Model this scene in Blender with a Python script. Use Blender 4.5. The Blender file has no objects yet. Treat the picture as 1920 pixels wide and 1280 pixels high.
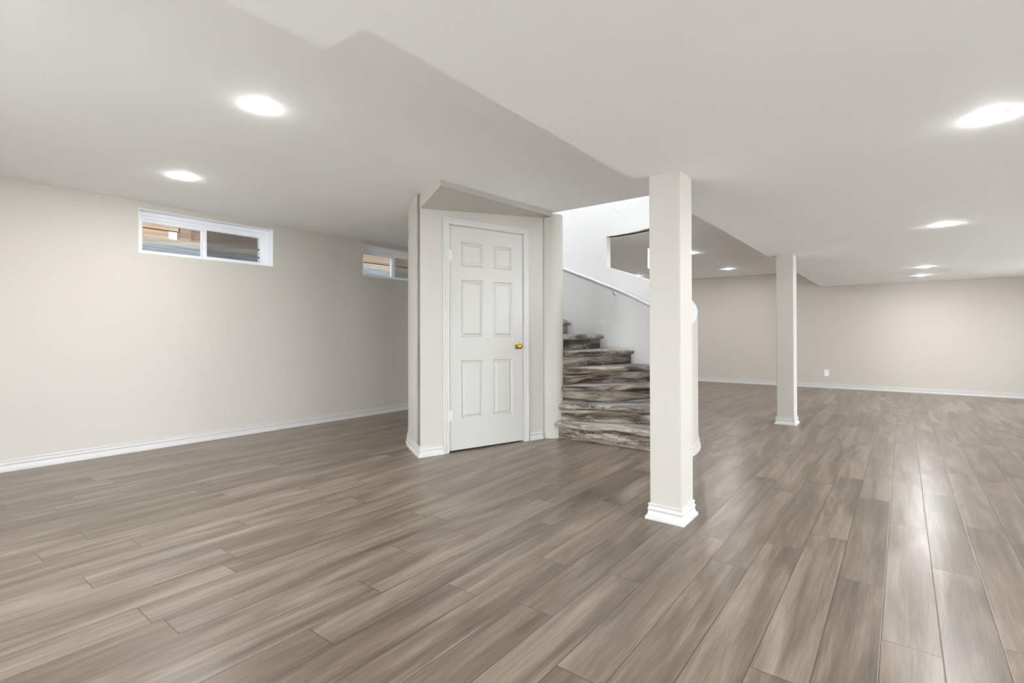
import bpy, bmesh, math, random
from mathutils import Vector, Matrix
random.seed(7)
sc = bpy.context.scene
C = sc.collection

# ---------------------------------------------------------------- camera
F_PX, YAW, PIT, ROLL, CYP, CAMZ = 942.63, 0.66051, 0.006742, 0.002162, 619.01, 1.08
fwd = Vector((-math.sin(YAW), math.cos(YAW), 0)); rgt = Vector((math.cos(YAW), math.sin(YAW), 0)); zz = Vector((0, 0, 1))
Fv = fwd*math.cos(PIT) + zz*math.sin(PIT); up2 = -fwd*math.sin(PIT) + zz*math.cos(PIT)
Rc = rgt*math.cos(ROLL) - up2*math.sin(ROLL); Uc = rgt*math.sin(ROLL) + up2*math.cos(ROLL)
cd = bpy.data.cameras.new('camera'); cam = bpy.data.objects.new('camera', cd); C.objects.link(cam)
cam.matrix_world = Matrix(((Rc.x, Uc.x, -Fv.x, 0), (Rc.y, Uc.y, -Fv.y, 0), (Rc.z, Uc.z, -Fv.z, CAMZ), (0, 0, 0, 1)))
cd.sensor_width = 36.0; cd.lens = F_PX/1920*36.0; cd.shift_y = -(640-CYP)/1920; cd.clip_start = 0.02
sc.camera = cam

# ---------------------------------------------------------------- world, exposure
LAMP = 540.0          # emission strength of one LED diffuser
w = bpy.data.worlds.new('world'); sc.world = w; w.use_nodes = True
bg = w.node_tree.nodes['Background']; bg.inputs[0].default_value = (0.90, 0.95, 1.0, 1); bg.inputs[1].default_value = 10.0
sc.view_settings.view_transform = 'Standard'; sc.view_settings.look = 'None'
sc.view_settings.exposure = 0.74; sc.view_settings.gamma = 1.0; sc.view_settings.use_curve_mapping = False

# ---------------------------------------------------------------- dimensions
HH, HL = 2.32, 2.0            # main ceiling, dropped ceiling
XW, YB, XR, YF = -5.60, 11.61, 3.30, -2.2
CX, CY, RI, RO = -2.95, 4.45, 1.35, 1.47    # stair drum
RN = 0.138                                   # newel radius
RISE, DA, A0 = 0.1785, 19.0, 1.5
D2R = math.pi/180

# ---------------------------------------------------------------- material helpers
def newmat(name):
    m = bpy.data.materials.new(name); m.use_nodes = True
    return m, m.node_tree.nodes, m.node_tree.links, m.node_tree.nodes['Principled BSDF']

def paint(name, col, rough=0.55, bump=0.06, scale=320, var=0.02):
    m, N, L, b = newmat(name)
    b.inputs['Roughness'].default_value = rough
    tc = N.new('ShaderNodeTexCoord')
    n1 = N.new('ShaderNodeTexNoise'); n1.inputs['Scale'].default_value = scale; n1.inputs['Detail'].default_value = 3
    n2 = N.new('ShaderNodeTexNoise'); n2.inputs['Scale'].default_value = 1.7; n2.inputs['Detail'].default_value = 3
    L.new(tc.outputs['Object'], n1.inputs['Vector']); L.new(tc.outputs['Object'], n2.inputs['Vector'])
    mx = N.new('ShaderNodeMixRGB'); mx.inputs[1].default_value = (*[c*(1-var) for c in col], 1); mx.inputs[2].default_value = (*[min(1, c*(1+var)) for c in col], 1)
    L.new(n2.outputs['Fac'], mx.inputs[0]); L.new(mx.outputs[0], b.inputs['Base Color'])
    bp = N.new('ShaderNodeBump'); bp.inputs['Strength'].default_value = bump; bp.inputs['Distance'].default_value = 0.001
    L.new(n1.outputs['Fac'], bp.inputs['Height']); L.new(bp.outputs[0], b.inputs['Normal'])
    return m

def floor_mat():
    m, N, L, b = newmat('laminate_oak')
    uv = N.new('ShaderNodeUVMap'); uv.uv_map = 'plank'
    at = N.new('ShaderNodeAttribute'); at.attribute_name = 'rnd'
    sep = N.new('ShaderNodeSeparateXYZ'); L.new(uv.outputs[0], sep.inputs[0])
    def mt(op, a, bb=None, c=None):
        n = N.new('ShaderNodeMath'); n.operation = op
        for i, v in enumerate((a, bb, c)):
            if v is None: continue
            if isinstance(v, (int, float)): n.inputs[i].default_value = v
            else: L.new(v, n.inputs[i])
        return n.outputs[0]
    W, LEN = 0.1661, 1.372
    u, v = sep.outputs[0], sep.outputs[1]
    du = mt('MINIMUM', u, mt('SUBTRACT', W, u)); dv = mt('MINIMUM', v, mt('SUBTRACT', LEN, v))
    d = mt('MINIMUM', du, dv)
    # grain coordinates: shift every plank into its own part of the noise
    off = mt('MULTIPLY', at.outputs['Fac'], 37.0)
    def vec(su, sv, so=1.0):
        c = N.new('ShaderNodeCombineXYZ'); L.new(mt('MULTIPLY', u, su), c.inputs[0]); L.new(mt('MULTIPLY', v, sv), c.inputs[1]); L.new(mt('MULTIPLY', off, so), c.inputs[2]); return c.outputs[0]
    def noise(vc, sc_, det, dist=0.0, rough=.55):
        n = N.new('ShaderNodeTexNoise'); n.inputs['Scale'].default_value = sc_; n.inputs['Detail'].default_value = det
        n.inputs['Distortion'].default_value = dist; n.inputs['Roughness'].default_value = rough; L.new(vc, n.inputs['Vector']); return n.outputs['Fac']
    big = noise(vec(10, 1.1), 1.0, 3, 0.7)         # broad cloudy streaks
    mid = noise(vec(48, 1.7, 1.7), 1.0, 5, 0.9)   # cathedral bands
    fine = noise(vec(260, 8, 2.3), 1.0, 5, 0.5, .7)  # pores
    t = mt('ADD', mt('MULTIPLY', big, 0.50), mt('ADD', mt('MULTIPLY', mid, 0.25), mt('MULTIPLY', fine, 0.25)))
    t = mt('ADD', t, mt('MULTIPLY', mt('SUBTRACT', at.outputs['Fac'], 0.5), 0.07))
    cr = N.new('ShaderNodeValToRGB'); e = cr.color_ramp.elements
    e[0].position = 0.30; e[0].color = (*FLO_DARK, 1); e[1].position = 0.67; e[1].color = (*FLO_LIGHT, 1)
    q = e.new(0.48); q.color = (*FLO_MID, 1)
    L.new(t, cr.inputs[0])
    # warm / cool drift
    hue = noise(vec(5, 1.1, 3.1), 1.0, 2)
    tint = N.new('ShaderNodeMixRGB'); tint.inputs[1].default_value = (1.04, 1.0, 0.93, 1); tint.inputs[2].default_value = (0.965, 1.0, 1.05, 1); L.new(hue, tint.inputs[0])
    mu = N.new('ShaderNodeMixRGB'); mu.blend_type = 'MULTIPLY'; mu.inputs[0].default_value = 1; L.new(cr.outputs[0], mu.inputs[1]); L.new(tint.outputs[0], mu.inputs[2])
    seam = N.new('ShaderNodeMapRange'); seam.inputs[1].default_value = 0.0006; seam.inputs[2].default_value = 0.0026; L.new(d, seam.inputs[0])
    fin = N.new('ShaderNodeMixRGB'); fin.inputs[1].default_value = (0.055, 0.042, 0.032, 1); L.new(seam.outputs[0], fin.inputs[0]); L.new(mu.outputs[0], fin.inputs[2])
    L.new(fin.outputs[0], b.inputs['Base Color'])
    rr = N.new('ShaderNodeMapRange'); rr.inputs[3].default_value = 0.25; rr.inputs[4].default_value = 0.36; L.new(mid, rr.inputs[0]); L.new(rr.outputs[0], b.inputs['Roughness'])
    b.inputs['Specular IOR Level'].default_value = 0.5
    h = mt('ADD', mt('MULTIPLY', fine, 0.25), seam.outputs[0])
    bp = N.new('ShaderNodeBump'); bp.inputs['Strength'].default_value = 0.22; bp.inputs['Distance'].default_value = 0.0012; L.new(h, bp.inputs['Height']); L.new(bp.outputs[0], b.inputs['Normal'])
    return m
FLO_DARK, FLO_MID, FLO_LIGHT = (0.058, 0.042, 0.030), (0.152, 0.118, 0.087), (0.300, 0.249, 0.200)

def carpet_mat():
    m, N, L, b = newmat('marbled_carpet')
    b.inputs['Roughness'].default_value = 0.85; b.inputs['Specular IOR Level'].default_value = 0.25
    b.inputs['Sheen Weight'].default_value = 0.45; b.inputs['Sheen Tint'].default_value = (.85, .91, 1, 1); b.inputs['Sheen Roughness'].default_value = 0.4  # bluish sheen imitates daylight highlights on the tread tops
    tc = N.new('ShaderNodeTexCoord'); oi = N.new('ShaderNodeObjectInfo')
    mp = N.new('ShaderNodeMapping'); mp.inputs['Scale'].default_value = (2.3, 8.0, 15.0); L.new(tc.outputs['Object'], mp.inputs['Vector'])
    ad = N.new('ShaderNodeVectorMath'); ad.operation = 'ADD'; sc3 = N.new('ShaderNodeVectorMath'); sc3.operation = 'SCALE'; sc3.inputs['Scale'].default_value = 30
    L.new(oi.outputs['Random'], sc3.inputs[0]); L.new(mp.outputs[0], ad.inputs[0]); L.new(sc3.outputs[0], ad.inputs[1])
    def noise(s, det, dist, rough=.6):
        n = N.new('ShaderNodeTexNoise'); n.inputs['Scale'].default_value = s; n.inputs['Detail'].default_value = det; n.inputs['Distortion'].default_value = dist; n.inputs['Roughness'].default_value = rough
        L.new(ad.outputs[0], n.inputs['Vector']); return n.outputs['Fac']
    a = noise(0.8, 6, 1.1, .60)
    cr = N.new('ShaderNodeValToRGB'); e = cr.color_ramp.elements
    e[0].position = 0.36; e[0].color = (0.030, 0.022, 0.016, 1); e[1].position = 0.66; e[1].color = (0.52, 0.47, 0.41, 1)
    for p, c in ((0.45, (0.085, 0.066, 0.050)), (0.50, (0.205, 0.168, 0.132)), (0.58, (0.315, 0.268, 0.222))):
        q = e.new(p); q.color = (*c, 1)
    L.new(a, cr.inputs[0])
    v = noise(0.55, 7, 2.4, .7)       # thin veins where the noise crosses its middle
    s1 = N.new('ShaderNodeMath'); s1.operation = 'SUBTRACT'; s1.inputs[1].default_value = 0.5; L.new(v, s1.inputs[0])
    s2 = N.new('ShaderNodeMath'); s2.operation = 'ABSOLUTE'; L.new(s1.outputs[0], s2.inputs[0])
    vr = N.new('ShaderNodeMapRange'); vr.inputs[1].default_value = 0.0; vr.inputs[2].default_value = 0.016; vr.inputs[3].default_value = 0.9; vr.inputs[4].default_value = 0.0; L.new(s2.outputs[0], vr.inputs[0])
    pick = noise(0.4, 2, 0.2)
    pr_ = N.new('ShaderNodeMapRange'); pr_.inputs[1].default_value = 0.50; pr_.inputs[2].default_value = 0.56; L.new(pick, pr_.inputs[0])
    mm = N.new('ShaderNodeMath'); mm.operation = 'MULTIPLY'; L.new(vr.outputs[0], mm.inputs[0]); L.new(pr_.outputs[0], mm.inputs[1])
    mx = N.new('ShaderNodeMixRGB'); L.new(mm.outputs[0], mx.inputs[0]); L.new(cr.outputs[0], mx.inputs[1]); mx.inputs[2].default_value = (0.70, 0.65, 0.57, 1)
    L.new(mx.outputs[0], b.inputs['Base Color'])
    nf = N.new('ShaderNodeTexNoise'); nf.inputs['Scale'].default_value = 420; L.new(tc.outputs['Object'], nf.inputs['Vector'])
    bp = N.new('ShaderNodeBump'); bp.inputs['Strength'].default_value = 0.5; bp.inputs['Distance'].default_value = 0.003; L.new(nf.outputs['Fac'], bp.inputs['Height']); L.new(bp.outputs[0], b.inputs['Normal'])
    return m

def wood(name, c1, c2, sc_=(3, 3, 40), rough=.75):
    m, N, L, b = newmat(name); b.inputs['Roughness'].default_value = rough
    tc = N.new('ShaderNodeTexCoord'); mp = N.new('ShaderNodeMapping'); mp.inputs['Scale'].default_value = sc_; L.new(tc.outputs['Object'], mp.inputs['Vector'])
    n = N.new('ShaderNodeTexNoise'); n.inputs['Scale'].default_value = 1.5; n.inputs['Detail'].default_value = 6; n.inputs['Distortion'].default_value = .6; L.new(mp.outputs[0], n.inputs['Vector'])
    cr = N.new('ShaderNodeValToRGB'); e = cr.color_ramp.elements; e[0].position = .35; e[0].color = (*c1, 1); e[1].position = .65; e[1].color = (*c2, 1)
    L.new(n.outputs['Fac'], cr.inputs[0]); L.new(cr.outputs[0], b.inputs['Base Color'])
    bp = N.new('ShaderNodeBump'); bp.inputs['Strength'].default_value = .4; bp.inputs['Distance'].default_value = .004; L.new(n.outputs['Fac'], bp.inputs['Height']); L.new(bp.outputs[0], b.inputs['Normal'])
    return m

def plain(name, col, rough=.4, metal=0.0):
    m, N, L, b = newmat(name); b.inputs['Base Color'].default_value = (*col, 1); b.inputs['Roughness'].default_value = rough; b.inputs['Metallic'].default_value = metal
    n = N.new('ShaderNodeTexNoise'); n.inputs['Scale'].default_value = 60; mr = N.new('ShaderNodeMapRange'); mr.inputs[3].default_value = rough*.9; mr.inputs[4].default_value = min(1, rough*1.1)
    L.new(n.outputs['Fac'], mr.inputs[0]); L.new(mr.outputs[0], b.inputs['Roughness'])
    return m

def glass_mat(name, tint=(1, 1, 1), trans=1.0, col=(.08, .08, .08)):
    m, N, L, b = newmat(name); N.remove(b)
    out = N['Material Output']; tr = N.new('ShaderNodeBsdfTransparent'); tr.inputs[0].default_value = (*tint, 1)
    gl = N.new('ShaderNodeBsdfGlossy'); gl.inputs['Roughness'].default_value = 0.02
    fr = N.new('ShaderNodeFresnel'); fr.inputs[0].default_value = 1.45
    mx = N.new('ShaderNodeMixShader'); L.new(fr.outputs[0], mx.inputs[0]); L.new(tr.outputs[0], mx.inputs[1]); L.new(gl.outputs[0], mx.inputs[2])
    L.new(mx.outputs[0], out.inputs[0])
    return m

def screen_mat():
    # fine insect mesh: wires drawn as geometry would be, by a woven transparency
    m, N, L, b = newmat('insect_screen'); out = N['Material Output']
    b.inputs['Base Color'].default_value = (.05, .05, .055, 1); b.inputs['Roughness'].default_value = .6
    tr = N.new('ShaderNodeBsdfTransparent'); mx = N.new('ShaderNodeMixShader')
    tc = N.new('ShaderNodeTexCoord'); n = N.new('ShaderNodeTexNoise'); n.inputs['Scale'].default_value = 300; L.new(tc.outputs['Object'], n.inputs['Vector'])
    mr = N.new('ShaderNodeMapRange'); mr.inputs[1].default_value = .35; mr.inputs[2].default_value = .65; mr.inputs[3].default_value = .30; mr.inputs[4].default_value = .62; L.new(n.outputs['Fac'], mr.inputs[0])
    L.new(mr.outputs[0], mx.inputs[0]); L.new(tr.outputs[0], mx.inputs[1]); L.new(b.outputs[0], mx.inputs[2]); L.new(mx.outputs[0], out.inputs[0])
    return m

def emit_mat(name, col, s):
    m, N, L, b = newmat(name); b.inputs['Base Color'].default_value = (.9, .9, .9, 1)
    b.inputs['Emission Color'].default_value = (*col, 1); b.inputs['Emission Strength'].default_value = s
    return m

M = dict(
    wall=paint('greige_wall_paint', (0.545, 0.512, 0.462), .6, .08),
    core=paint('cream_wall_paint', (0.51, 0.487, 0.442), .5, .06),
    stairwall=paint('white_stairwell_paint', (0.80, 0.79, 0.775), .5, .06),
    ceil=paint('ceiling_paint', (0.91, 0.912, 0.91), .8, .10),
    trim=paint('white_trim_paint', (0.58, 0.57, 0.55), .32, .01, 60, .005),
    door=paint('white_door_paint', (0.53, 0.518, 0.488), .38, .02, 90, .005),
    vinyl=plain('white_vinyl', (.86, .88, .90), .35),
    plastic=plain('white_plastic', (.86, .87, .88), .35),
    brass=plain('polished_brass', (.62, .42, .09), .16, 1.0),
    hinge=plain('painted_hinge', (.74, .73, .70), .4, .2),
    dark=plain('dark_recess', (.03, .03, .03), .6),
    glass=glass_mat('window_glass'), screen=screen_mat(),
    floor=floor_mat(), carpet=carpet_mat(),
    led=emit_mat('led_diffuser', (0.98, 0.988, 1.0), LAMP),
    tan=wood('tan_lumber', (.14, .095, .055), (.25, .175, .108), (3, .8, 30)),
    brown=wood('brown_lumber', (.06, .038, .024), (.14, .095, .062), (3, .8, 30)),
    taupe=wood('weathered_taupe_timber', (.09, .078, .062), (.19, .165, .135), (8, 2, 60)),
    slate=wood('weathered_slate_timber', (.055, .066, .076), (.125, .142, .158), (8, 2, 60)),
    gravel=wood('gravel', (.12, .11, .10), (.35, .33, .30), (60, 60, 60)),
    patio=paint('added_bounce_concrete', (.62, .61, .59), .8, .3, 40, .05),
    scuff=plain('scuff_mark', (.50, .46, .40), .7),
)

# ---------------------------------------------------------------- mesh helpers
def finish(name, bm, mat, parent=None, smooth=None, loc=None, rot=None):
    bmesh.ops.recalc_face_normals(bm, faces=bm.faces)
    if smooth is not None:
        for f in bm.faces: f.smooth = True
        for e in bm.edges:
            e.smooth = len(e.link_faces) == 2 and e.calc_face_angle(0) < smooth*D2R
    me = bpy.data.meshes.new(name); bm.to_mesh(me); bm.free()
    o = bpy.data.objects.new(name, me); C.objects.link(o)
    for m in (mat if isinstance(mat, (list, tuple)) else [mat]): me.materials.append(m)
    if parent: o.parent = parent
    if loc: o.location = loc
    if rot is not None: o.rotation_euler = (0, 0, rot)
    return o

def struct(o): o['kind'] = 'structure'; return o
def thing(o, label, cat, group=None):
    o['label'] = label; o['category'] = cat
    if group: o['group'] = group
    return o
def empty(name, loc=(0, 0, 0), rz=0, parent=None):
    o = bpy.data.objects.new(name, None); C.objects.link(o); o.location = loc; o.rotation_euler = (0, 0, rz); o.empty_display_size = .1
    if parent: o.parent = parent
    return o

def box(bm, x0, x1, y0, y1, z0, z1):
    vs = [bm.verts.new(p) for p in ((x0, y0, z0), (x1, y0, z0), (x1, y1, z0), (x0, y1, z0), (x0, y0, z1), (x1, y0, z1), (x1, y1, z1), (x0, y1, z1))]
    for f in ((0, 3, 2, 1), (4, 5, 6, 7), (0, 1, 5, 4), (1, 2, 6, 5), (2, 3, 7, 6), (3, 0, 4, 7)): bm.faces.new([vs[i] for i in f])
    return vs

def bevel(bm, w, seg=2, ang=30):
    es = [e for e in bm.edges if len(e.link_faces) == 2 and e.calc_face_angle(0) > ang*D2R]
    bmesh.ops.bevel(bm, geom=es, offset=w, segments=seg, profile=.5, affect='EDGES')

def prism(bm, pts, z0, z1):
    """vertical prism over plan polygon; z0/z1 numbers or per-point lists"""
    n = len(pts); a = z0 if isinstance(z0, (list, tuple)) else [z0]*n; b = z1 if isinstance(z1, (list, tuple)) else [z1]*n
    lo = [bm.verts.new((p[0], p[1], a[i])) for i, p in enumerate(pts)]; hi = [bm.verts.new((p[0], p[1], b[i])) for i, p in enumerate(pts)]
    bm.faces.new(lo[::-1]); bm.faces.new(hi)
    for i in range(n):
        j = (i+1) % n; bm.faces.new((lo[i], lo[j], hi[j], hi[i]))

def lathe(bm, prof, seg=32, mtx=None):
    """prof: (r, z) list revolved about z"""
    rings = []
    for r, z in prof:
        if r < 1e-6: rings.append([bm.verts.new((0, 0, z))])
        else: rings.append([bm.verts.new((r*math.cos(2*math.pi*k/seg), r*math.sin(2*math.pi*k/seg), z)) for k in range(seg)])
    for a, b in zip(rings, rings[1:]):
        for k in range(seg):
            k2 = (k+1) % seg
            if len(a) == 1 and len(b) > 1: bm.faces.new((a[0], b[k], b[k2]))
            elif len(b) == 1 and len(a) > 1: bm.faces.new((a[k], b[0], a[k2]))
            elif len(a) > 1: bm.faces.new((a[k], b[k], b[k2], a[k2]))
    if mtx is not None: bmesh.ops.transform(bm, matrix=mtx, verts=[v for r in rings for v in r])

def sweep_plan(bm, path, prof, side=1, closed=False):
    """profile (offset, z) swept along a plan polyline with mitred corners; offset goes to the left (side=1) of travel"""
    P = [Vector((p[0], p[1])) for p in path]; n = len(P); rings = []
    for i in range(n):
        if closed: d0 = (P[i]-P[i-1]).normalized(); d1 = (P[(i+1) % n]-P[i]).normalized()
        else:
            d0 = (P[i]-P[i-1]).normalized() if i > 0 else None; d1 = (P[i+1]-P[i]).normalized() if i < n-1 else None
            if d0 is None: d0 = d1
            if d1 is None: d1 = d0
        n0 = Vector((-d0.y, d0.x))*side; n1 = Vector((-d1.y, d1.x))*side
        mv = (n0+n1); mv = mv/mv.dot(n0) if mv.length > 1e-6 else n0
        rings.append([bm.verts.new((P[i].x+mv.x*o, P[i].y+mv.y*o, z)) for o, z in prof])
    m = len(prof)
    for i in range(n if closed else n-1):
        a, b = rings[i], rings[(i+1) % n]
        for k in range(m):
            k2 = (k+1) % m; bm.faces.new((a[k], a[k2], b[k2], b[k]))
    if not closed: bm.faces.new(rings[0]); bm.faces.new(rings[-1][::-1])

BASE = [(0, 0), (.023, 0), (.023, .011), (.021, .018), (.013, .024), (.0115, .030), (.0085, .046), (.010, .053), (.0125, .057), (.0125, .060), (.0095, .063), (.0065, .072), (.0065, .080), (.009, .084), (.009, .088), (.006, .092), (0, .092)]

def tube(bm, pts, r, seg=14, caps=True):
    P = [Vector(p) for p in pts]; rings = []
    for i, p in enumerate(P):
        t = (P[min(i+1, len(P)-1)]-P[max(i-1, 0)]).normalized(); a = Vector((0, 0, 1)); s = t.cross(a)
        if s.length < 1e-4: s = Vector((1, 0, 0))
        s.normalize(); u = s.cross(t)
        rings.append([bm.verts.new(p + s*r*math.cos(2*math.pi*k/seg) + u*r*math.sin(2*math.pi*k/seg)) for k in range(seg)])
    for a, b in zip(rings, rings[1:]):
        for k in range(seg): bm.faces.new((a[k], a[(k+1) % seg], b[(k+1) % seg], b[k]))
    if caps: bm.faces.new(rings[0][::-1]); bm.faces.new(rings[-1])

def pol(r, deg): return (CX + r*math.cos(deg*D2R), CY + r*math.sin(deg*D2R))

# ---------------------------------------------------------------- floor: real plank layout
bm = bmesh.new(); uvl = bm.loops.layers.uv.new('plank'); rl = bm.faces.layers.float.new('rnd')
W, LEN, X0 = 0.1661, 1.372, 0.0165
KNOWN = {-29: 1.046, -26: .849, -25: .724, -20: 1.896, -19: 2.239, -18: 1.33, -17: 1.972, -15: 1.036, -14: .664, -13: 2.072, -12: 1.653, -11: 1.329, -10: 1.004,
         -9: 1.551, -8: 2.006, -7: 1.614, -6: 2.062, -5: 1.385, -4: 2.482, -3: 2.861, -2: 1.762, -1: 2.650, 0: 2.203, 1: 3.012, 2: 2.395}
for n in range(int((XW-X0)/W)-1, int((XR-X0)/W)+2):
    xa, xb = X0+(n-.5)*W, X0+(n+.5)*W
    j = KNOWN.get(n, random.uniform(0, LEN))
    k0 = math.floor((YF-j)/LEN)
    for k in range(k0, int((YB-j)/LEN)+1):
        ya, yb = j+k*LEN, j+(k+1)*LEN
        a, b, c, d = max(xa, XW), min(xb, XR), max(ya, YF), min(yb, YB)
        if b-a < .002 or d-c < .002: continue
        f = bm.faces.new([bm.verts.new(p) for p in ((a, c, 0), (b, c, 0), (b, d, 0), (a, d, 0))])
        f[rl] = random.random()
        for lp in f.loops: lp[uvl].uv = (lp.vert.co.x-xa, lp.vert.co.y-ya)
box(bm, XW, XR, YF, YB, -.12, -.002)
fl = struct(finish('floor', bm, M['floor']))

# ---------------------------------------------------------------- ceilings
bm = bmesh.new()
def loop(pts, z):
    vs = [bm.verts.new((x, y, z)) for x, y in pts]
    return [bm.edges.new((vs[i], vs[(i+1) % len(vs)])) for i in range(len(vs))]
YH = 4.335
aF = math.degrees(math.asin((YH-CY)/RI))           # where the straight front edge of the stair hole meets the drum
hole = [pol(RI+.06, aF+(180-2*aF)*i/90) for i in range(91)]
es = loop([(XW, YF), (XR, YF), (XR, YB), (XW, YB)], HH) + loop(hole, HH)
bmesh.ops.triangle_fill(bm, edges=es, use_beauty=True)
r = bmesh.ops.extrude_face_region(bm, geom=bm.faces[:])
bmesh.ops.translate(bm, verts=[v for v in r['geom'] if isinstance(v, bmesh.types.BMVert)], vec=(0, 0, .26))
ceil = struct(finish('ceiling', bm, M['ceil']))
bm = bmesh.new()
prism(bm, [(-1.47, YF), (XR, YF), (XR, YB), (-1.27, YB), (-1.27, .915), (-1.47, .915)], HL, HH-.001)
low = struct(finish('ceiling', bm, M['ceil']))
low.name = 'ceiling_dropped'

# ---------------------------------------------------------------- outer walls
WIN = [(1.556, 2.820), (4.011, 5.275)]; WZ0, WZ1 = 1.842, 2.256; WD = .10
bm = bmesh.new()
ys = [YF-.2, WIN[0][0], WIN[0][1], WIN[1][0], WIN[1][1], YB+.2]; zs = [-.12, WZ0, WZ1, HH+.26]
for i in range(5):
    for k in range(3):
        if i in (1, 3) and k == 1: continue
        box(bm, XW-.24, XW, ys[i], ys[i+1], zs[k], zs[k+1])
bmesh.ops.remove_doubles(bm, verts=bm.verts, dist=1e-5)
fs = {}
for f in bm.faces:
    c = f.calc_center_median(); fs.setdefault((round(c.x, 3), round(c.y, 3), round(c.z, 3)), []).append(f)
bmesh.ops.delete(bm, geom=[f for v in fs.values() if len(v) > 1 for f in v], context='FACES')
struct(finish('wall_left', bm, M['wall']))
bm = bmesh.new(); box(bm, XW, XR, YB, YB+.2, -.12, HH+.26); struct(finish('wall_back', bm, M['wall']))
ADDED_RDOORS = [(-1.7, .3), (1.6, 3.6), (5.4, 7.4), (8.6, 10.6)]  # glazed doors added in the unseen right wall to brighten the ceiling
bm = bmesh.new(); ya = YF-.2
for a, b in ADDED_RDOORS:
    box(bm, XR, XR+.2, ya, a, -.12, HH+.26); box(bm, XR, XR+.2, a, b, 1.90, HH+.26); box(bm, XR, XR+.2, a, b, -.12, -.001); ya = b
box(bm, XR, XR+.2, ya, YB+.2, -.12, HH+.26)
struct(finish('wall_right', bm, M['wall']))
for i, (a, b) in enumerate(ADDED_RDOORS):
    root = struct(empty('door_%d' % (i+3), (XR+.12, a, 0))); w_ = b-a
    bm = bmesh.new()
    for q in ((-.05, .05, 0, .05, 0, 1.9), (-.05, .05, w_-.05, w_, 0, 1.9), (-.05, .05, .05, w_-.05, 0, .04), (-.05, .05, .05, w_-.05, 1.85, 1.9), (-.04, .04, w_/2-.04, w_/2+.04, .04, 1.85)): box(bm, *q)
    finish('frame', bm, M['vinyl'], root)
    for c in ((.05, w_/2-.04), (w_/2+.04, w_-.05)):
        bm = bmesh.new(); box(bm, -.004, .004, c[0], c[1], .04, 1.85); finish('pane', bm, M['glass'], root)
bm = bmesh.new(); box(bm, XR+.2, 22, YF-.2, 24, -.2, -.03); struct(finish('ground', bm, M['patio']))  # pale ground added out of view, bounces daylight up to the ceiling
ADDED_DOORS = [(-3.5, -1.1)]; DH = 1.96        # glazed door added behind the camera, unseen, for daylight on the ceiling
bm = bmesh.new(); xs0 = XW
for a, b in ADDED_DOORS:
    box(bm, xs0, a, YF-.2, YF, -.12, HH+.26); box(bm, a, b, YF-.2, YF, DH, HH+.26); box(bm, a, b, YF-.2, YF, -.12, -.001); xs0 = b
box(bm, xs0, XR, YF-.2, YF, -.12, HH+.26)
struct(finish('wall_front', bm, M['wall']))
for i, (a, b) in enumerate(ADDED_DOORS):
    root = struct(empty('door_%d' % (i+2), (a, YF-.12, 0))); w_ = b-a
    bm = bmesh.new()
    for q in ((0, .05, -.05, .05, 0, DH), (w_-.05, w_, -.05, .05, 0, DH), (.05, w_-.05, -.05, .05, 0, .04), (.05, w_-.05, -.05, .05, DH-.05, DH), (w_/2-.04, w_/2+.04, -.04, .04, .04, DH-.05)): box(bm, *q)
    finish('frame', bm, M['vinyl'], root)
    for c in ((.05, w_/2-.04), (w_/2+.04, w_-.05)):
        bm = bmesh.new(); box(bm, c[0], c[1], -.004, .004, .04, DH-.05); finish('pane', bm, M['glass'], root)
bm = bmesh.new(); box(bm, -18, 22, -24, YF-.2, -.2, -.03); struct(finish('ground', bm, M['patio']))  # same added bounce ground, outside the front wall
for nm, path, side in (('baseboard_left', [(XW, YF), (XW, YB)], -1), ('baseboard_back', [(XW+.023, YB), (XR-.023, YB)], -1), ('baseboard_right', [(XR, 7.42), (XR, 8.58)], 1), ('baseboard_front', [(XW+.023, YF), (-3.51, YF)], 1)):
    bm = bmesh.new(); sweep_plan(bm, path, BASE, side); struct(finish(nm, bm, M['trim']))

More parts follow.
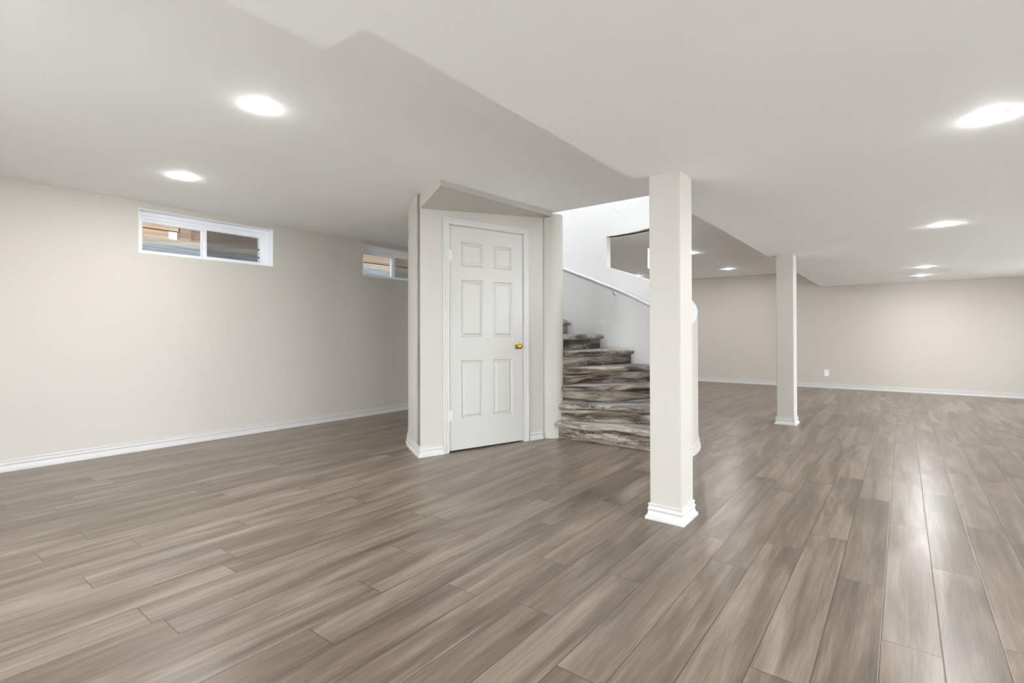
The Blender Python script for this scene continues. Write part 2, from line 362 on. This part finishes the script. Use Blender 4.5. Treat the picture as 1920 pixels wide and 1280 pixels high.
# ---------------------------------------------------------------- windows
def make_window(n, y0, y1):
    root = empty('window_%d' % n, (XW, y0, WZ0)); struct(root)
    w_, h_ = y1-y0, WZ1-WZ0
    def part(name, boxes, mat, parent=root, bev=.0015):
        bm = bmesh.new()
        for b in boxes: box(bm, *b)
        if bev: bevel(bm, bev, 1)
        return finish(name, bm, mat, parent, loc=None)
    def ring(xa, xb, ya, yb, za, zb, t, tb=None, tt=None):
        tb = t if tb is None else tb; tt = t if tt is None else tt
        return [(xa, xb, ya, ya+t, za, zb), (xa, xb, yb-t, yb, za, zb), (xa, xb, ya+t, yb-t, za, za+tb), (xa, xb, ya+t, yb-t, zb-tt, zb)]
    part('reveal', ring(-.10, .0015, 0, w_, 0, h_, .006), M['vinyl'])
    part('frame', ring(-.20, -.10, .006, w_-.006, .006, h_-.006, .034, .024, .034), M['vinyl'])
    part('frame_track', ring(-.19, -.116, .040, w_-.040, .030, h_-.040, .012, .008, .030), M['vinyl'])
    # fixed light (near), sliding light (far)
    part('sash', ring(-.178, -.130, .012+.034, .625, .036, h_-.070, .020, .008, .030), M['vinyl'])
    part('pane', [(-.157, -.152, .06, .61, .04, h_-.09)], M['glass'], bev=0)
    s2 = part('sash', ring(-.165, -.118, .585, w_-.052, .036, h_-.070, .040, .012, .022), M['vinyl'])
    part('pane', [(-.143, -.138, .60, w_-.075, .04, h_-.085)], M['glass'], bev=0)
    part('insect_screen', [(-.186, -.185, .60, w_-.08, .04, h_-.08)], M['screen'], bev=0)
    for zc in (.10, .19):
        part('screen_clip', [(-.137, -.128, w_-.104, w_-.090, zc-.009, zc+.009)], M['dark'], s2)
    part('latch', [(-.118, -.106, .600, .612, .13, .19)], M['vinyl'], s2)
    part('gasket', ring(-.152, -.1505, .064, .606, .044, h_-.098, .003), M['dark'], bev=0)
    part('gasket', ring(-.138, -.1365, .624, w_-.090, .047, h_-.090, .003), M['dark'], bev=0)
for i, (a, b) in enumerate(WIN): make_window(i+1, a, b)

# ---------------------------------------------------------------- outside: timber window wells, deck framing, ground
def timber(name, parts, label, cat='timber', group=None, bev=.006):
    bm = bmesh.new()
    for b in parts[0]: box(bm, *b)
    bevel(bm, bev, 2); o = finish(name, bm, parts[1]); thing(o, label, cat, group); return o
bm = bmesh.new(); box(bm, -6.45, XW-.24, -2.0, 9, 1.50, 1.62); struct(finish('ground', bm, M['gravel']))
bm = bmesh.new(); box(bm, -14, -6.45, -2.0, 16, 1.50, 2.05); struct(finish('ground', bm, M['gravel']))
timber('retaining_timber', ([(-6.40, -6.30, .2, 7.6, 1.62, 2.044)], M['slate']), 'slate grey weathered timber, lowest one outside both small windows')
timber('retaining_timber', ([(-6.43, -6.315, .2, 3.52, 2.048, 2.125)], M['taupe']), 'taupe weathered timber outside the nearer window, laid on the slate grey one')
timber('retaining_timber', ([(-6.43, -6.315, 3.53, 7.6, 2.048, 2.138)], M['taupe']), 'taupe weathered timber outside the farther half-hidden window')
timber('retaining_timber', ([(-6.43, -6.32, 3.55, 7.6, 2.150, 2.32)], M['brown']), 'brown timber outside the farther window, topmost of the stack')
timber('deck_beam', ([(-7.30, -7.20, -2.0, 2.42, 2.376, 2.50)], M['tan']), 'tan lumber deck beam seen at the top of the nearer window, left pane', 'beam')
timber('deck_joist', ([(-7.34, -7.24, -2.0, 2.33, 2.27, 2.372)], M['tan']), 'shaded tan joist just below the deck beam outside the nearer window', 'beam')
timber('deck_post', ([(-7.32, -7.20, 2.44, 2.56, 2.05, 2.60)], M['brown']), 'brown wooden post beside the bright gap outside the nearer window', 'post')
timber('deck_post', ([(-7.38, -7.26, 2.565, 2.74, 2.05, 2.60)], M['brown']), 'reddish brown board post right of the other one outside the nearer window', 'post')
timber('deck_skirt', ([(-7.33, -7.22, 2.76, 4.9, 2.05, 2.44)], M['brown']), 'brown deck skirt board behind the right pane of the nearer window', 'board')

timber('added_deck_roof', ([(-8.7, -6.75, -2.0, 9.0, 2.62, 2.70)], M['brown']), 'added brown deck boards, unseen, shading the wells outside the small windows', 'deck')  # roof added overhead to darken what shows through the windows
# ---------------------------------------------------------------- stair drum wall
def gz(a): return 1.128 + .00882*a                  # top of the half wall
AJ, AE = 91.2, 241.7
bm = bmesh.new()
def sector(a0, a1, zf0, zf1, step=2.0, ri=RI, ro=RO, caps=True):
    n = max(1, int(round((a1-a0)/step))); rings = []
    for i in range(n+1):
        a = a0+(a1-a0)*i/n
        rings.append([bm.verts.new((*pol(r_, a), z)) for r_, z in ((ri, zf0(a)), (ro, zf0(a)), (ro, zf1(a)), (ri, zf1(a)))])
    for p, q in zip(rings, rings[1:]):
        for k in range(4): bm.faces.new((p[k], p[(k+1) % 4], q[(k+1) % 4], q[k]))
    if caps: bm.faces.new(rings[0]); bm.faces.new(rings[-1][::-1])
AS = -6.0
sector(AS, AJ, lambda a: 0, gz, caps=True)
sector(AJ, AE, lambda a: 0, lambda a: HH)
# rounded end of the half wall
cx_, cy_ = pol((RI+RO)/2, AS); rr_ = (RO-RI)/2
end = [(cx_+rr_*math.cos((AS+180+180*i/14)*D2R), cy_+rr_*math.sin((AS+180+180*i/14)*D2R)) for i in range(15)]
prism(bm, end, 0, [gz(AS)-.8*max(0, (Vector((math.sin(AS*D2R), -math.cos(AS*D2R))).dot(Vector((p[0]-cx_, p[1]-cy_))))) for p in end])
for f in bm.faces:
    c = f.calc_center_median(); rr0 = math.hypot(c.x-CX, c.y-CY); f.normal_update()
    if abs(f.normal.z) < .1 and (rr0 > RO-.004 or math.hypot(c.x-cx_, c.y-cy_) < rr_+.002 and c.y < CY-.14*1.0): f.material_index = 1
struct(finish('wall_stair', bm, [M['stairwall'], M['core']], smooth=25))
# trim of the half wall's foot and of the drum
bm = bmesh.new()
sweep_plan(bm, [pol(RO, AE-3*i) for i in range(0, 56)][::-1], BASE, -1)
struct(finish('baseboard_drum', bm, M['trim'], smooth=25))
bm = bmesh.new()
sweep_plan(bm, end[::-1][:0] + [pol(RI, AS+1)] + end + [pol(RO, AS+3*i) for i in range(1, 30)], BASE, -1)
struct(finish('baseboard_stair', bm, M['trim'], smooth=25))

# newel drum
bm = bmesh.new(); lathe(bm, [(0, 0), (RN, 0), (RN, HH), (0, HH)], 64); o = struct(finish('wall_newel', bm, M['core'], smooth=30)); o.location = (CX, CY, 0)

# upper stairwell
UT = 4.6
bm = bmesh.new(); sector(aF, 180-aF, lambda a: HH, lambda a: UT)
x0, x1 = CX-RO, CX+RO
prism(bm, [(x0, YH-.12), (x1, YH-.12), (x1, YH), (x0, YH)], HH+.2601, UT)
struct(finish('wall_stairwell', bm, M['stairwall'], smooth=25))
bm = bmesh.new()
SKY = (-3.85, -2.05, 4.5, 5.65)
es = loop([(x0, YH-.12), (x1, YH-.12), (x1, CY+RO), (x0, CY+RO)], UT) + loop([(SKY[0], SKY[2]), (SKY[1], SKY[2]), (SKY[1], SKY[3]), (SKY[0], SKY[3])], UT)
bmesh.ops.triangle_fill(bm, edges=es, use_beauty=True)
r = bmesh.ops.extrude_face_region(bm, geom=bm.faces[:])
bmesh.ops.translate(bm, verts=[v for v in r['geom'] if isinstance(v, bmesh.types.BMVert)], vec=(0, 0, .15))
struct(finish('ceiling_stairwell', bm, M['ceil']))
root = struct(empty('window_3', (SKY[0], SKY[2], UT+.15)))  # skylight added out of view to light the stairwell from above
bm = bmesh.new(); a_, b_ = SKY[1]-SKY[0], SKY[3]-SKY[2]
for q in ((-.03, a_+.03, -.03, .03, 0, .06), (-.03, a_+.03, b_-.03, b_+.03, 0, .06), (-.03, .03, .03, b_-.03, 0, .06), (a_-.03, a_+.03, .03, b_-.03, 0, .06)): box(bm, *q)
finish('frame', bm, M['vinyl'], root)
bm = bmesh.new(); box(bm, .03, a_-.03, .03, b_-.03, .03, .035); finish('pane', bm, M['glass'], root)

# ---------------------------------------------------------------- closet wall with door
P0 = Vector((-3.338, 2.985)); P1 = Vector((-2.935, 4.305))
dv = (P1-P0).normalized(); nv = Vector((dv.y, -dv.x))          # nv faces the room
LW = (P1-P0).length; AW = math.atan2(dv.y, dv.x)
S0, S1, DZ = .288, 1.118, 2.072                                  # door leaf along the wall, leaf top
def WP(s, o=0): p = P0+dv*s+nv*o; return (p.x, p.y)
topz = lambda s: 2.181+(2.277-2.181)*s/LW
bm = bmesh.new()
T = -.11
_u = (Vector(pol(RO, AE))-P0).normalized(); _lb = P0 + _u*(.11/(_u.dot(-nv))); LB = (_lb.x, _lb.y)   # back of the corner, in line with the drum's face
for s0, s1, z0 in ((0, S0-.02, 0), (S1+.02, LW, 0), (S0-.02, S1+.02, DZ+.02)):
    prism(bm, [WP(s0), WP(s0, T) if s0 else LB, WP(s1, T), WP(s1)], z0, [topz(s0)]*2+[topz(s1)]*2)
struct(finish('wall_closet', bm, M['core']))
# bulkhead above the door reaching into the room, its side running into the drum
BA, BB, BC = (P0.x, P0.y), (-2.927, 2.835), (-2.801, 4.271)
q0 = pol(RO, AE)
bm = bmesh.new()
prism(bm, [BA, BB, BC, WP(LW, 0), WP(LW, T), LB], [2.181, 2.273, 2.268, 2.277, 2.277, 2.181], HH-.0005)
struct(finish('wall_bulkhead', bm, M['core']))
bm = bmesh.new()
prism(bm, [BA, LB, pol(RI, AE), pol(RO, AE)], 0, HH-.0005)
struct(finish('wall_corner', bm, M['core'], smooth=25))
bm = bmesh.new()
sweep_plan(bm, [pol(RO, AE-1), BA, WP(S0-.068)], BASE, -1)
struct(finish('baseboard_closet', bm, M['trim']))
bm = bmesh.new(); sweep_plan(bm, [WP(S1+.075), WP(LW-.015)], BASE, -1); struct(finish('baseboard_newel', bm, M['trim']))

# door, local frame: x along the wall, y = -toward room
door = struct(empty('door_1', (P0.x, P0.y, 0), AW))
# local +x = dv, local -y = nv
def dbox(name, boxes, mat, parent=door, bev=0):
    bm = bmesh.new()
    for b in boxes: box(bm, *b)
    if bev: bevel(bm, bev, 2)
    return finish(name, bm, mat, parent)
# casing swept with mitres round the opening
CAS = [(0, 0), (0, -.010), (.006, -.014), (.014, -.012), (.020, -.012), (.026, -.016), (.032, -.016), (.038, -.013), (.048, -.018), (.055, -.018), (.058, -.014), (.058, 0)]
bm = bmesh.new(); o_ = .006
path = [(S0-o_, 0), (S0-o_, DZ+o_+.002), (S1+o_, DZ+o_+.002), (S1+o_, 0)]
rings = []
for i, (sx, sz) in enumerate(path):
    dx = -1 if i < 2 else 1; dz = 1 if i in (1, 2) else 0
    rings.append([bm.verts.new((sx+dx*a, b, sz+dz*a)) for a, b in CAS])
for a, b in zip(rings, rings[1:]):
    for k in range(len(CAS)): k2 = (k+1) % len(CAS); bm.faces.new((a[k], a[k2], b[k2], b[k]))
bm.faces.new(rings[0]); bm.faces.new(rings[-1][::-1])
finish('casing', bm, M['trim'], door)
dbox('jamb', [(S0-.02, S0-.004, 0, .11, 0, DZ+.02), (S1+.004, S1+.02, 0, .11, 0, DZ+.02), (S0-.004, S1+.004, 0, .11, DZ+.004, DZ+.02), (S0-.004, S0+.010, .045, .06, 0, DZ), (S1-.010, S1+.004, .045, .06, 0, DZ)], M['trim'])
# leaf: six raised panels pressed into the face
bm = bmesh.new(); LX0, LX1, LZ0, LZ1 = S0, S1, .014, DZ; FY = .002; BK = .037
wl = LX1-LX0
px = [(LX0+.127*wl/.83, LX0+.127*wl/.83+.232*wl/.83+.0), (LX0+.478*wl/.83, LX0+.478*wl/.83+.232)]
px = [(LX0+.122, LX0+.366), (LX0+.478, LX0+.706)]
pz = [(.29, .835), (1.045, 1.585), (1.705, 1.935)]
xs = [LX0, px[0][0], px[0][1], px[1][0], px[1][1], LX1]; zs = [LZ0, pz[0][0], pz[0][1], pz[1][0], pz[1][1], pz[2][0], pz[2][1], LZ1]
def quad(pts): bm.faces.new([bm.verts.new(p) for p in pts])
for i in range(5):
    for k in range(7):
        a, b, c, d = xs[i], xs[i+1], zs[k], zs[k+1]
        if i in (1, 3) and k in (1, 3, 5):
            lev = [(0, FY), (.004, FY+.0005), (.012, FY+.013), (.020, FY+.013), (.040, FY+.002), (.044, FY+.0015)]
            for (m0, y0), (m1, y1) in zip(lev, lev[1:]):
                A = [(a+m0, y0, c+m0), (b-m0, y0, c+m0), (b-m0, y0, d-m0), (a+m0, y0, d-m0)]
                B = [(a+m1, y1, c+m1), (b-m1, y1, c+m1), (b-m1, y1, d-m1), (a+m1, y1, d-m1)]
                for q in range(4): quad([A[q], A[(q+1) % 4], B[(q+1) % 4], B[q]])
            m1, y1 = lev[-1]; quad([(a+m1, y1, c+m1), (b-m1, y1, c+m1), (b-m1, y1, d-m1), (a+m1, y1, d-m1)])
        else: quad([(a, FY, c), (b, FY, c), (b, FY, d), (a, FY, d)])
quad([(LX0, BK, LZ0), (LX1, BK, LZ0), (LX1, BK, LZ1), (LX0, BK, LZ1)])
for A, B in (((LX0, LZ0), (LX1, LZ0)), ((LX1, LZ0), (LX1, LZ1)), ((LX1, LZ1), (LX0, LZ1)), ((LX0, LZ1), (LX0, LZ0))):
    quad([(A[0], FY, A[1]), (B[0], FY, B[1]), (B[0], BK, B[1]), (A[0], BK, A[1])])
bmesh.ops.remove_doubles(bm, verts=bm.verts, dist=1e-5)
leaf = finish('door_leaf', bm, M['door'], door)
leaf['label'] = 'white six-panel door leaf'
bm = bmesh.new()
KX, KZ = LX1-.068, .955
mt_ = Matrix.Translation((KX, FY, KZ)) @ Matrix.Rotation(math.pi/2, 4, 'X')
lathe(bm, [(0, .0005), (.031, .0005), (.032, .003), (.028, .007), (.014, .009), (.0105, .014), (.0105, .024), (.018, .028), (.0255, .036), (.0275, .045), (.025, .054), (.017, .060), (.006, .062), (0, .062)], 40, mt_)
k = finish('door_knob', bm, M['brass'], leaf, smooth=35); k['label'] = 'polished brass round knob'
dbox('latch_plate', [(LX1+.0001, LX1+.0035, .006, .034, KZ-.03, KZ+.03)], M['brass'], leaf)
for zc in (1.80, .335):
    bm = bmesh.new()
    for q in range(5):
        z0 = zc-.045+q*.018; lathe(bm, [(0, z0), (.0058, z0), (.0066, z0+.001), (.0066, z0+.0162), (.0058, z0+.0172), (0, z0+.0172)], 12, Matrix.Translation((LX0-.001, -.006, 0)))
    box(bm, LX0+.001, LX0+.026, -.0005, .0025, zc-.044, zc+.044)
    finish('hinge', bm, M['hinge'], leaf)

# ---------------------------------------------------------------- posts
def post(x0, x1, y0, y1, label, marks):
    root = empty('support_post', ((x0+x1)/2, (y0+y1)/2, 0)); thing(root, label, 'column', 'drywall posts under the dropped ceiling')
    hx, hy = (x1-x0)/2, (y1-y0)/2
    bm = bmesh.new(); box(bm, -hx, hx, -hy, hy, 0, HL+.0005)
    es = [e for e in bm.edges if abs(e.verts[0].co.z-e.verts[1].co.z) > .5]; bmesh.ops.bevel(bm, geom=es, offset=.004, segments=3, affect='EDGES')
    finish('shaft', bm, M['core'], root)
    bm = bmesh.new(); sweep_plan(bm, [(-hx, -hy), (hx, -hy), (hx, hy), (-hx, hy)], BASE, -1, closed=True); finish('baseboard_trim', bm, M['trim'], root)
    return root
post1 = post(-1.172, -.990, 2.822, 3.025, 'nearer square cream post with white stepped base trim, a switch plate on its hidden side', True)
post2 = post(-1.187, -1.007, 6.655, 6.885, 'farther square cream post with white base trim, standing before the back wall', False)
bm = bmesh.new(); tube(bm, [(-.045, -.1019, 1.005), (-.030, -.1021, 1.010), (-.018, -.1021, .995), (-.010, -.1021, .975), (-.006, -.1019, .955)], .0012, 6); finish('scuff', bm, M['scuff'], post1)
# switch plate on the left face of the nearer post
sw = empty('light_switch', (-1.172, 2.862, 1.521)); thing(sw, 'white rocker switch plate on the left side of the nearer post', 'light switch')
bm = bmesh.new(); box(bm, -.011, -.0002, -.036, .036, -.060, .060); bevel(bm, .004, 3); finish('plate', bm, M['plastic'], sw)
bm = bmesh.new(); box(bm, -.014, -.009, -.016, .016, -.033, .033); bevel(bm, .0015, 2); finish('rocker', bm, M['plastic'], sw)

# outlet on the back wall
ou = empty('wall_outlet', (-1.186, YB, .295)); thing(ou, 'white duplex outlet plate low on the back wall right of the farther post', 'outlet')
bm = bmesh.new(); box(bm, -.040, .040, -.006, -.0003, -.062, .062); bevel(bm, .0025, 2); finish('plate', bm, M['plastic'], ou)
for zc in (-.02, .02):
    bm = bmesh.new(); lathe(bm, [(0, 0), (.0165, 0), (.0165, .0025), (0, .0025)], 24, Matrix.Translation((0, -.006, zc)) @ Matrix.Rotation(math.pi/2, 4, 'X')); s = finish('socket', bm, M['plastic'], ou)
    bm = bmesh.new(); box(bm, -.007, -.0055, -.0089, -.0082, zc-.003, zc+.006); box(bm, .0055, .007, -.0089, -.0082, zc-.003, zc+.006); finish('slot', bm, M['dark'], s)

# ---------------------------------------------------------------- staircase
stairs = empty('winder_staircase', (CX, CY, 0)); thing(stairs, 'curving staircase covered in marbled brown and grey carpet, winding up behind the closet', 'staircase')
def outline(y_front, r_out, x_in, back):
    """tread outline in the step's own frame: front edge at y_front, round the drum, back to the next riser"""
    pts = [(x_in, y_front)]
    a0 = math.degrees(math.asin(y_front/r_out))
    for i in range(9): a = (a0+(back-a0)*i/8)*D2R; pts.append((r_out*math.cos(a), r_out*math.sin(a)))
    pts.append((x_in*math.cos(back*D2R), x_in*math.sin(back*D2R)))
    return pts
NST = 12
for k in range(1, NST+1):
    rz = (A0+DA*(k-1))*D2R; h = RISE*k
    st = None
    # body (string and carcass)
    bm = bmesh.new(); prism(bm, outline(-.030, RI-.003, RN-.02, DA+1), 0 if k < 6 else h-.42, h-.050)
    st = finish('step', bm, M['core'], stairs, rot=rz)
    # riser carpet
    bm = bmesh.new(); z0 = h-RISE+.002 if k > 1 else .001
    n = 26
    xs_ = [RN-.045+(math.sqrt(1.318**2-.045**2)-RN+.045)*i/n for i in range(n+1)]
    for i in range(n): pass
    g = [[bm.verts.new((x, -.042-.004*math.sin(math.pi*j/6)-.0015*math.sin(x*23+k), z0+(h-.052-z0)*j/6)) for j in range(7)] for x in xs_]
    g2 = [[bm.verts.new((x, -.028, z0+(h-.052-z0)*j/6)) for j in range(7)] for x in xs_]
    for i in range(n):
        for j in range(6):
            bm.faces.new((g[i][j], g[i+1][j], g[i+1][j+1], g[i][j+1])); bm.faces.new((g2[i][j], g2[i][j+1], g2[i+1][j+1], g2[i+1][j]))
        bm.faces.new((g[i][0], g2[i][0], g2[i+1][0], g[i+1][0])); bm.faces.new((g[i][6], g[i+1][6], g2[i+1][6], g2[i][6]))
    for i in (0, n):
        for j in range(6): bm.faces.new((g[i][j], g[i][j+1], g2[i][j+1], g2[i][j]))
    ri = finish('riser_carpet', bm, M['carpet'], st, smooth=40)
    # tread carpet with a fat rolled nose
    bm = bmesh.new(); r_ = .031; prev = None
    lay = []
    for i in range(11):
        ph = (90-180*i/10)*D2R; off = r_*(1-math.cos(ph)); z = h-r_+r_*math.sin(ph)*(1.0)
        wob = .0
        lay.append((off, z))
    xin = RN-.02 if k > 4 else RN-.028
    for off, z in lay:
        yf = -.094+off; ro = RI-.018-off*.9
        o = outline(yf, ro, xin+off*.9, DA+3)
        # resample the long front edge so that it can sag a little
        A, B = Vector(o[0]), Vector(o[1]); fr = [A.lerp(B, t/24) for t in range(24)]
        fr = [Vector((v.x, v.y+.0022*math.sin(v.x*17+k*2.1)+.0016*math.sin(v.x*41+k))) for v in fr]
        pts = [(v.x, v.y, z+.0018*math.sin(v.x*13+k*1.7)) for v in fr]+[(p[0], p[1], z) for p in o[1:]]
        ring = [bm.verts.new(p) for p in pts]
        if prev:
            m_ = len(ring)
            for i in range(m_): bm.faces.new((prev[i], prev[(i+1) % m_], ring[(i+1) % m_], ring[i]))
        else: bm.faces.new(ring)
        prev = ring
    bm.faces.new(prev[::-1])
    finish('tread_carpet', bm, M['carpet'], st, smooth=50)

# ---------------------------------------------------------------- handrail on the drum wall
hr = empty('handrail', (CX, CY, 0)); thing(hr, 'cream round handrail following the curved stairwell wall', 'handrail')
def hz(a): return 1.449-.012+(1.942-1.449)*(a-63.8)/(115.6-63.8)*.985
def hp(a, r_=RI-.058, dz=0): return (r_*math.cos(a*D2R), r_*math.sin(a*D2R), hz(a)+dz)
bm = bmesh.new(); tube(bm, [hp(a) for a in range(10, 176, 3)], .0235, 18); finish('rail', bm, M['trim'], hr, smooth=50)
for a in (28, 86, 144):
    bm = bmesh.new(); tube(bm, [hp(a, dz=-.015), hp(a, dz=-.040), hp(a, RI-.045, -.058), hp(a, RI-.020, -.066), hp(a, RI+.002, -.068)], .007, 10)
    lathe(bm, [(0, 0), (.026, 0), (.026, .004), (.010, .010), (0, .010)], 24, Matrix.Translation(hp(a, RI+.001, -.068)) @ Matrix.Rotation(a*D2R, 4, 'Z') @ Matrix.Rotation(-math.pi/2, 4, 'Y'))
    finish('bracket', bm, M['hinge'], hr, smooth=40)
# little round cover on the stair wall
a = 93.4; z_ = 1.217
bm = bmesh.new(); lathe(bm, [(0, 0), (.027, 0), (.027, .003), (.024, .005), (.019, .005), (.017, .003), (.0, .003)], 32, Matrix.Rotation(a*D2R, 4, 'Z') @ Matrix.Rotation(-math.pi/2, 4, 'Y'))
cap = finish('wall_cover', bm, M['plastic'], loc=(*pol(RI-.0005, a), z_), smooth=30); thing(cap, 'small round white cover on the stairwell wall under the handrail', 'wall cover')
bm = bmesh.new(); lathe(bm, [(0, 0), (.006, 0), (.006, .002), (0, .002)], 16, Matrix.Rotation(a*D2R, 4, 'Z') @ Matrix.Translation((-.003, -.004, 0)) @ Matrix.Rotation(-math.pi/2, 4, 'Y')); finish('screw', bm, M['dark'], cap)
# hairline crack in the stairwell plaster
bm = bmesh.new(); tube(bm, [(*pol(RI-.0004, a), z) for a, z in ((88.5, 2.668), (87, 2.655), (85, 2.615), (83.5, 2.60), (82, 2.55), (80.5, 2.53), (79, 2.475), (77.5, 2.455))], .0011, 6)
finish('crack', bm, M['scuff'], next(o for o in C.objects if o.name == 'wall_stairwell'))

# ---------------------------------------------------------------- ceiling lights
def led_light(x, y, z, label, first=None):
    if first is None:
        root = empty('ceiling_light', (x, y, z))
        bm = bmesh.new(); lathe(bm, [(.0456, -.0018), (.051, -.0020), (.055, -.0012), (.056, -.0003), (.044, -.0003), (.044, -.0018)], 48)
        for i in range(48): pass
        finish('trim_ring', bm, M['plastic'], root, smooth=30)
        bm = bmesh.new(); lathe(bm, [(.0462, -.0012), (.0462, -.0028), (.044, -.0046), (.035, -.0068), (.02, -.008), (0, -.0084)], 48)
        finish('diffuser', bm, M['led'], root, smooth=40)
    else:
        root = first.copy(); C.objects.link(root); root.location = (x, y, z)
        for ch in first.children:
            c = ch.copy(); C.objects.link(c); c.parent = root
    thing(root, label, 'ceiling light', 'round recessed ceiling lights')
    return root
L0 = led_light(-2.754, 1.321, HH, 'larger of the two lit round ceiling lights at the upper left, above the open floor')
for x, y, z, lab in (
    (-4.461, 1.529, HH, 'smaller lit round ceiling light at the left, above the nearer window'),
    (.306, 2.939, HL, 'biggest lit round ceiling light at the right edge of the photo, nearest of the row'),
    (.287, 5.636, HL, 'second lit round light of the row on the dropped ceiling at the right'),
    (.262, 9.07, HL, 'third round light of the row on the dropped ceiling, just above the farthest one'),
    (.245, 10.374, HL, 'farthest round light of the row on the dropped ceiling, close to the back wall'),
    (-2.563, 7.825, HH, 'lit round ceiling light touching the right edge of the nearer post, beyond the stairs'),
    (-2.653, 10.213, HH, 'lit round ceiling light between the two posts, near the back wall'),
    (-4.508, 10.211, HH, 'lit round ceiling light seen through the opening in the stair wall'),
    (.306, .25, HL, 'round ceiling light on the dropped ceiling above the camera, out of view'),
    (-2.754, -1.1, HH, 'round ceiling light behind the camera to the left, out of view'),
    (-4.461, -1.0, HH, 'round ceiling light behind the camera near the left wall, out of view'),
    (.306, -1.6, HL, 'round ceiling light behind the camera on the dropped ceiling, out of view'),
    (2.2, 1.6, HL, 'round ceiling light right of the camera, out of view'),
    (2.2, 5.64, HL, 'round ceiling light beyond the right edge, middle of the room, out of view'),
    (2.2, 9.4, HL, 'round ceiling light beyond the right edge near the back wall, out of view'),
):
    led_light(x, y, z, lab, L0)
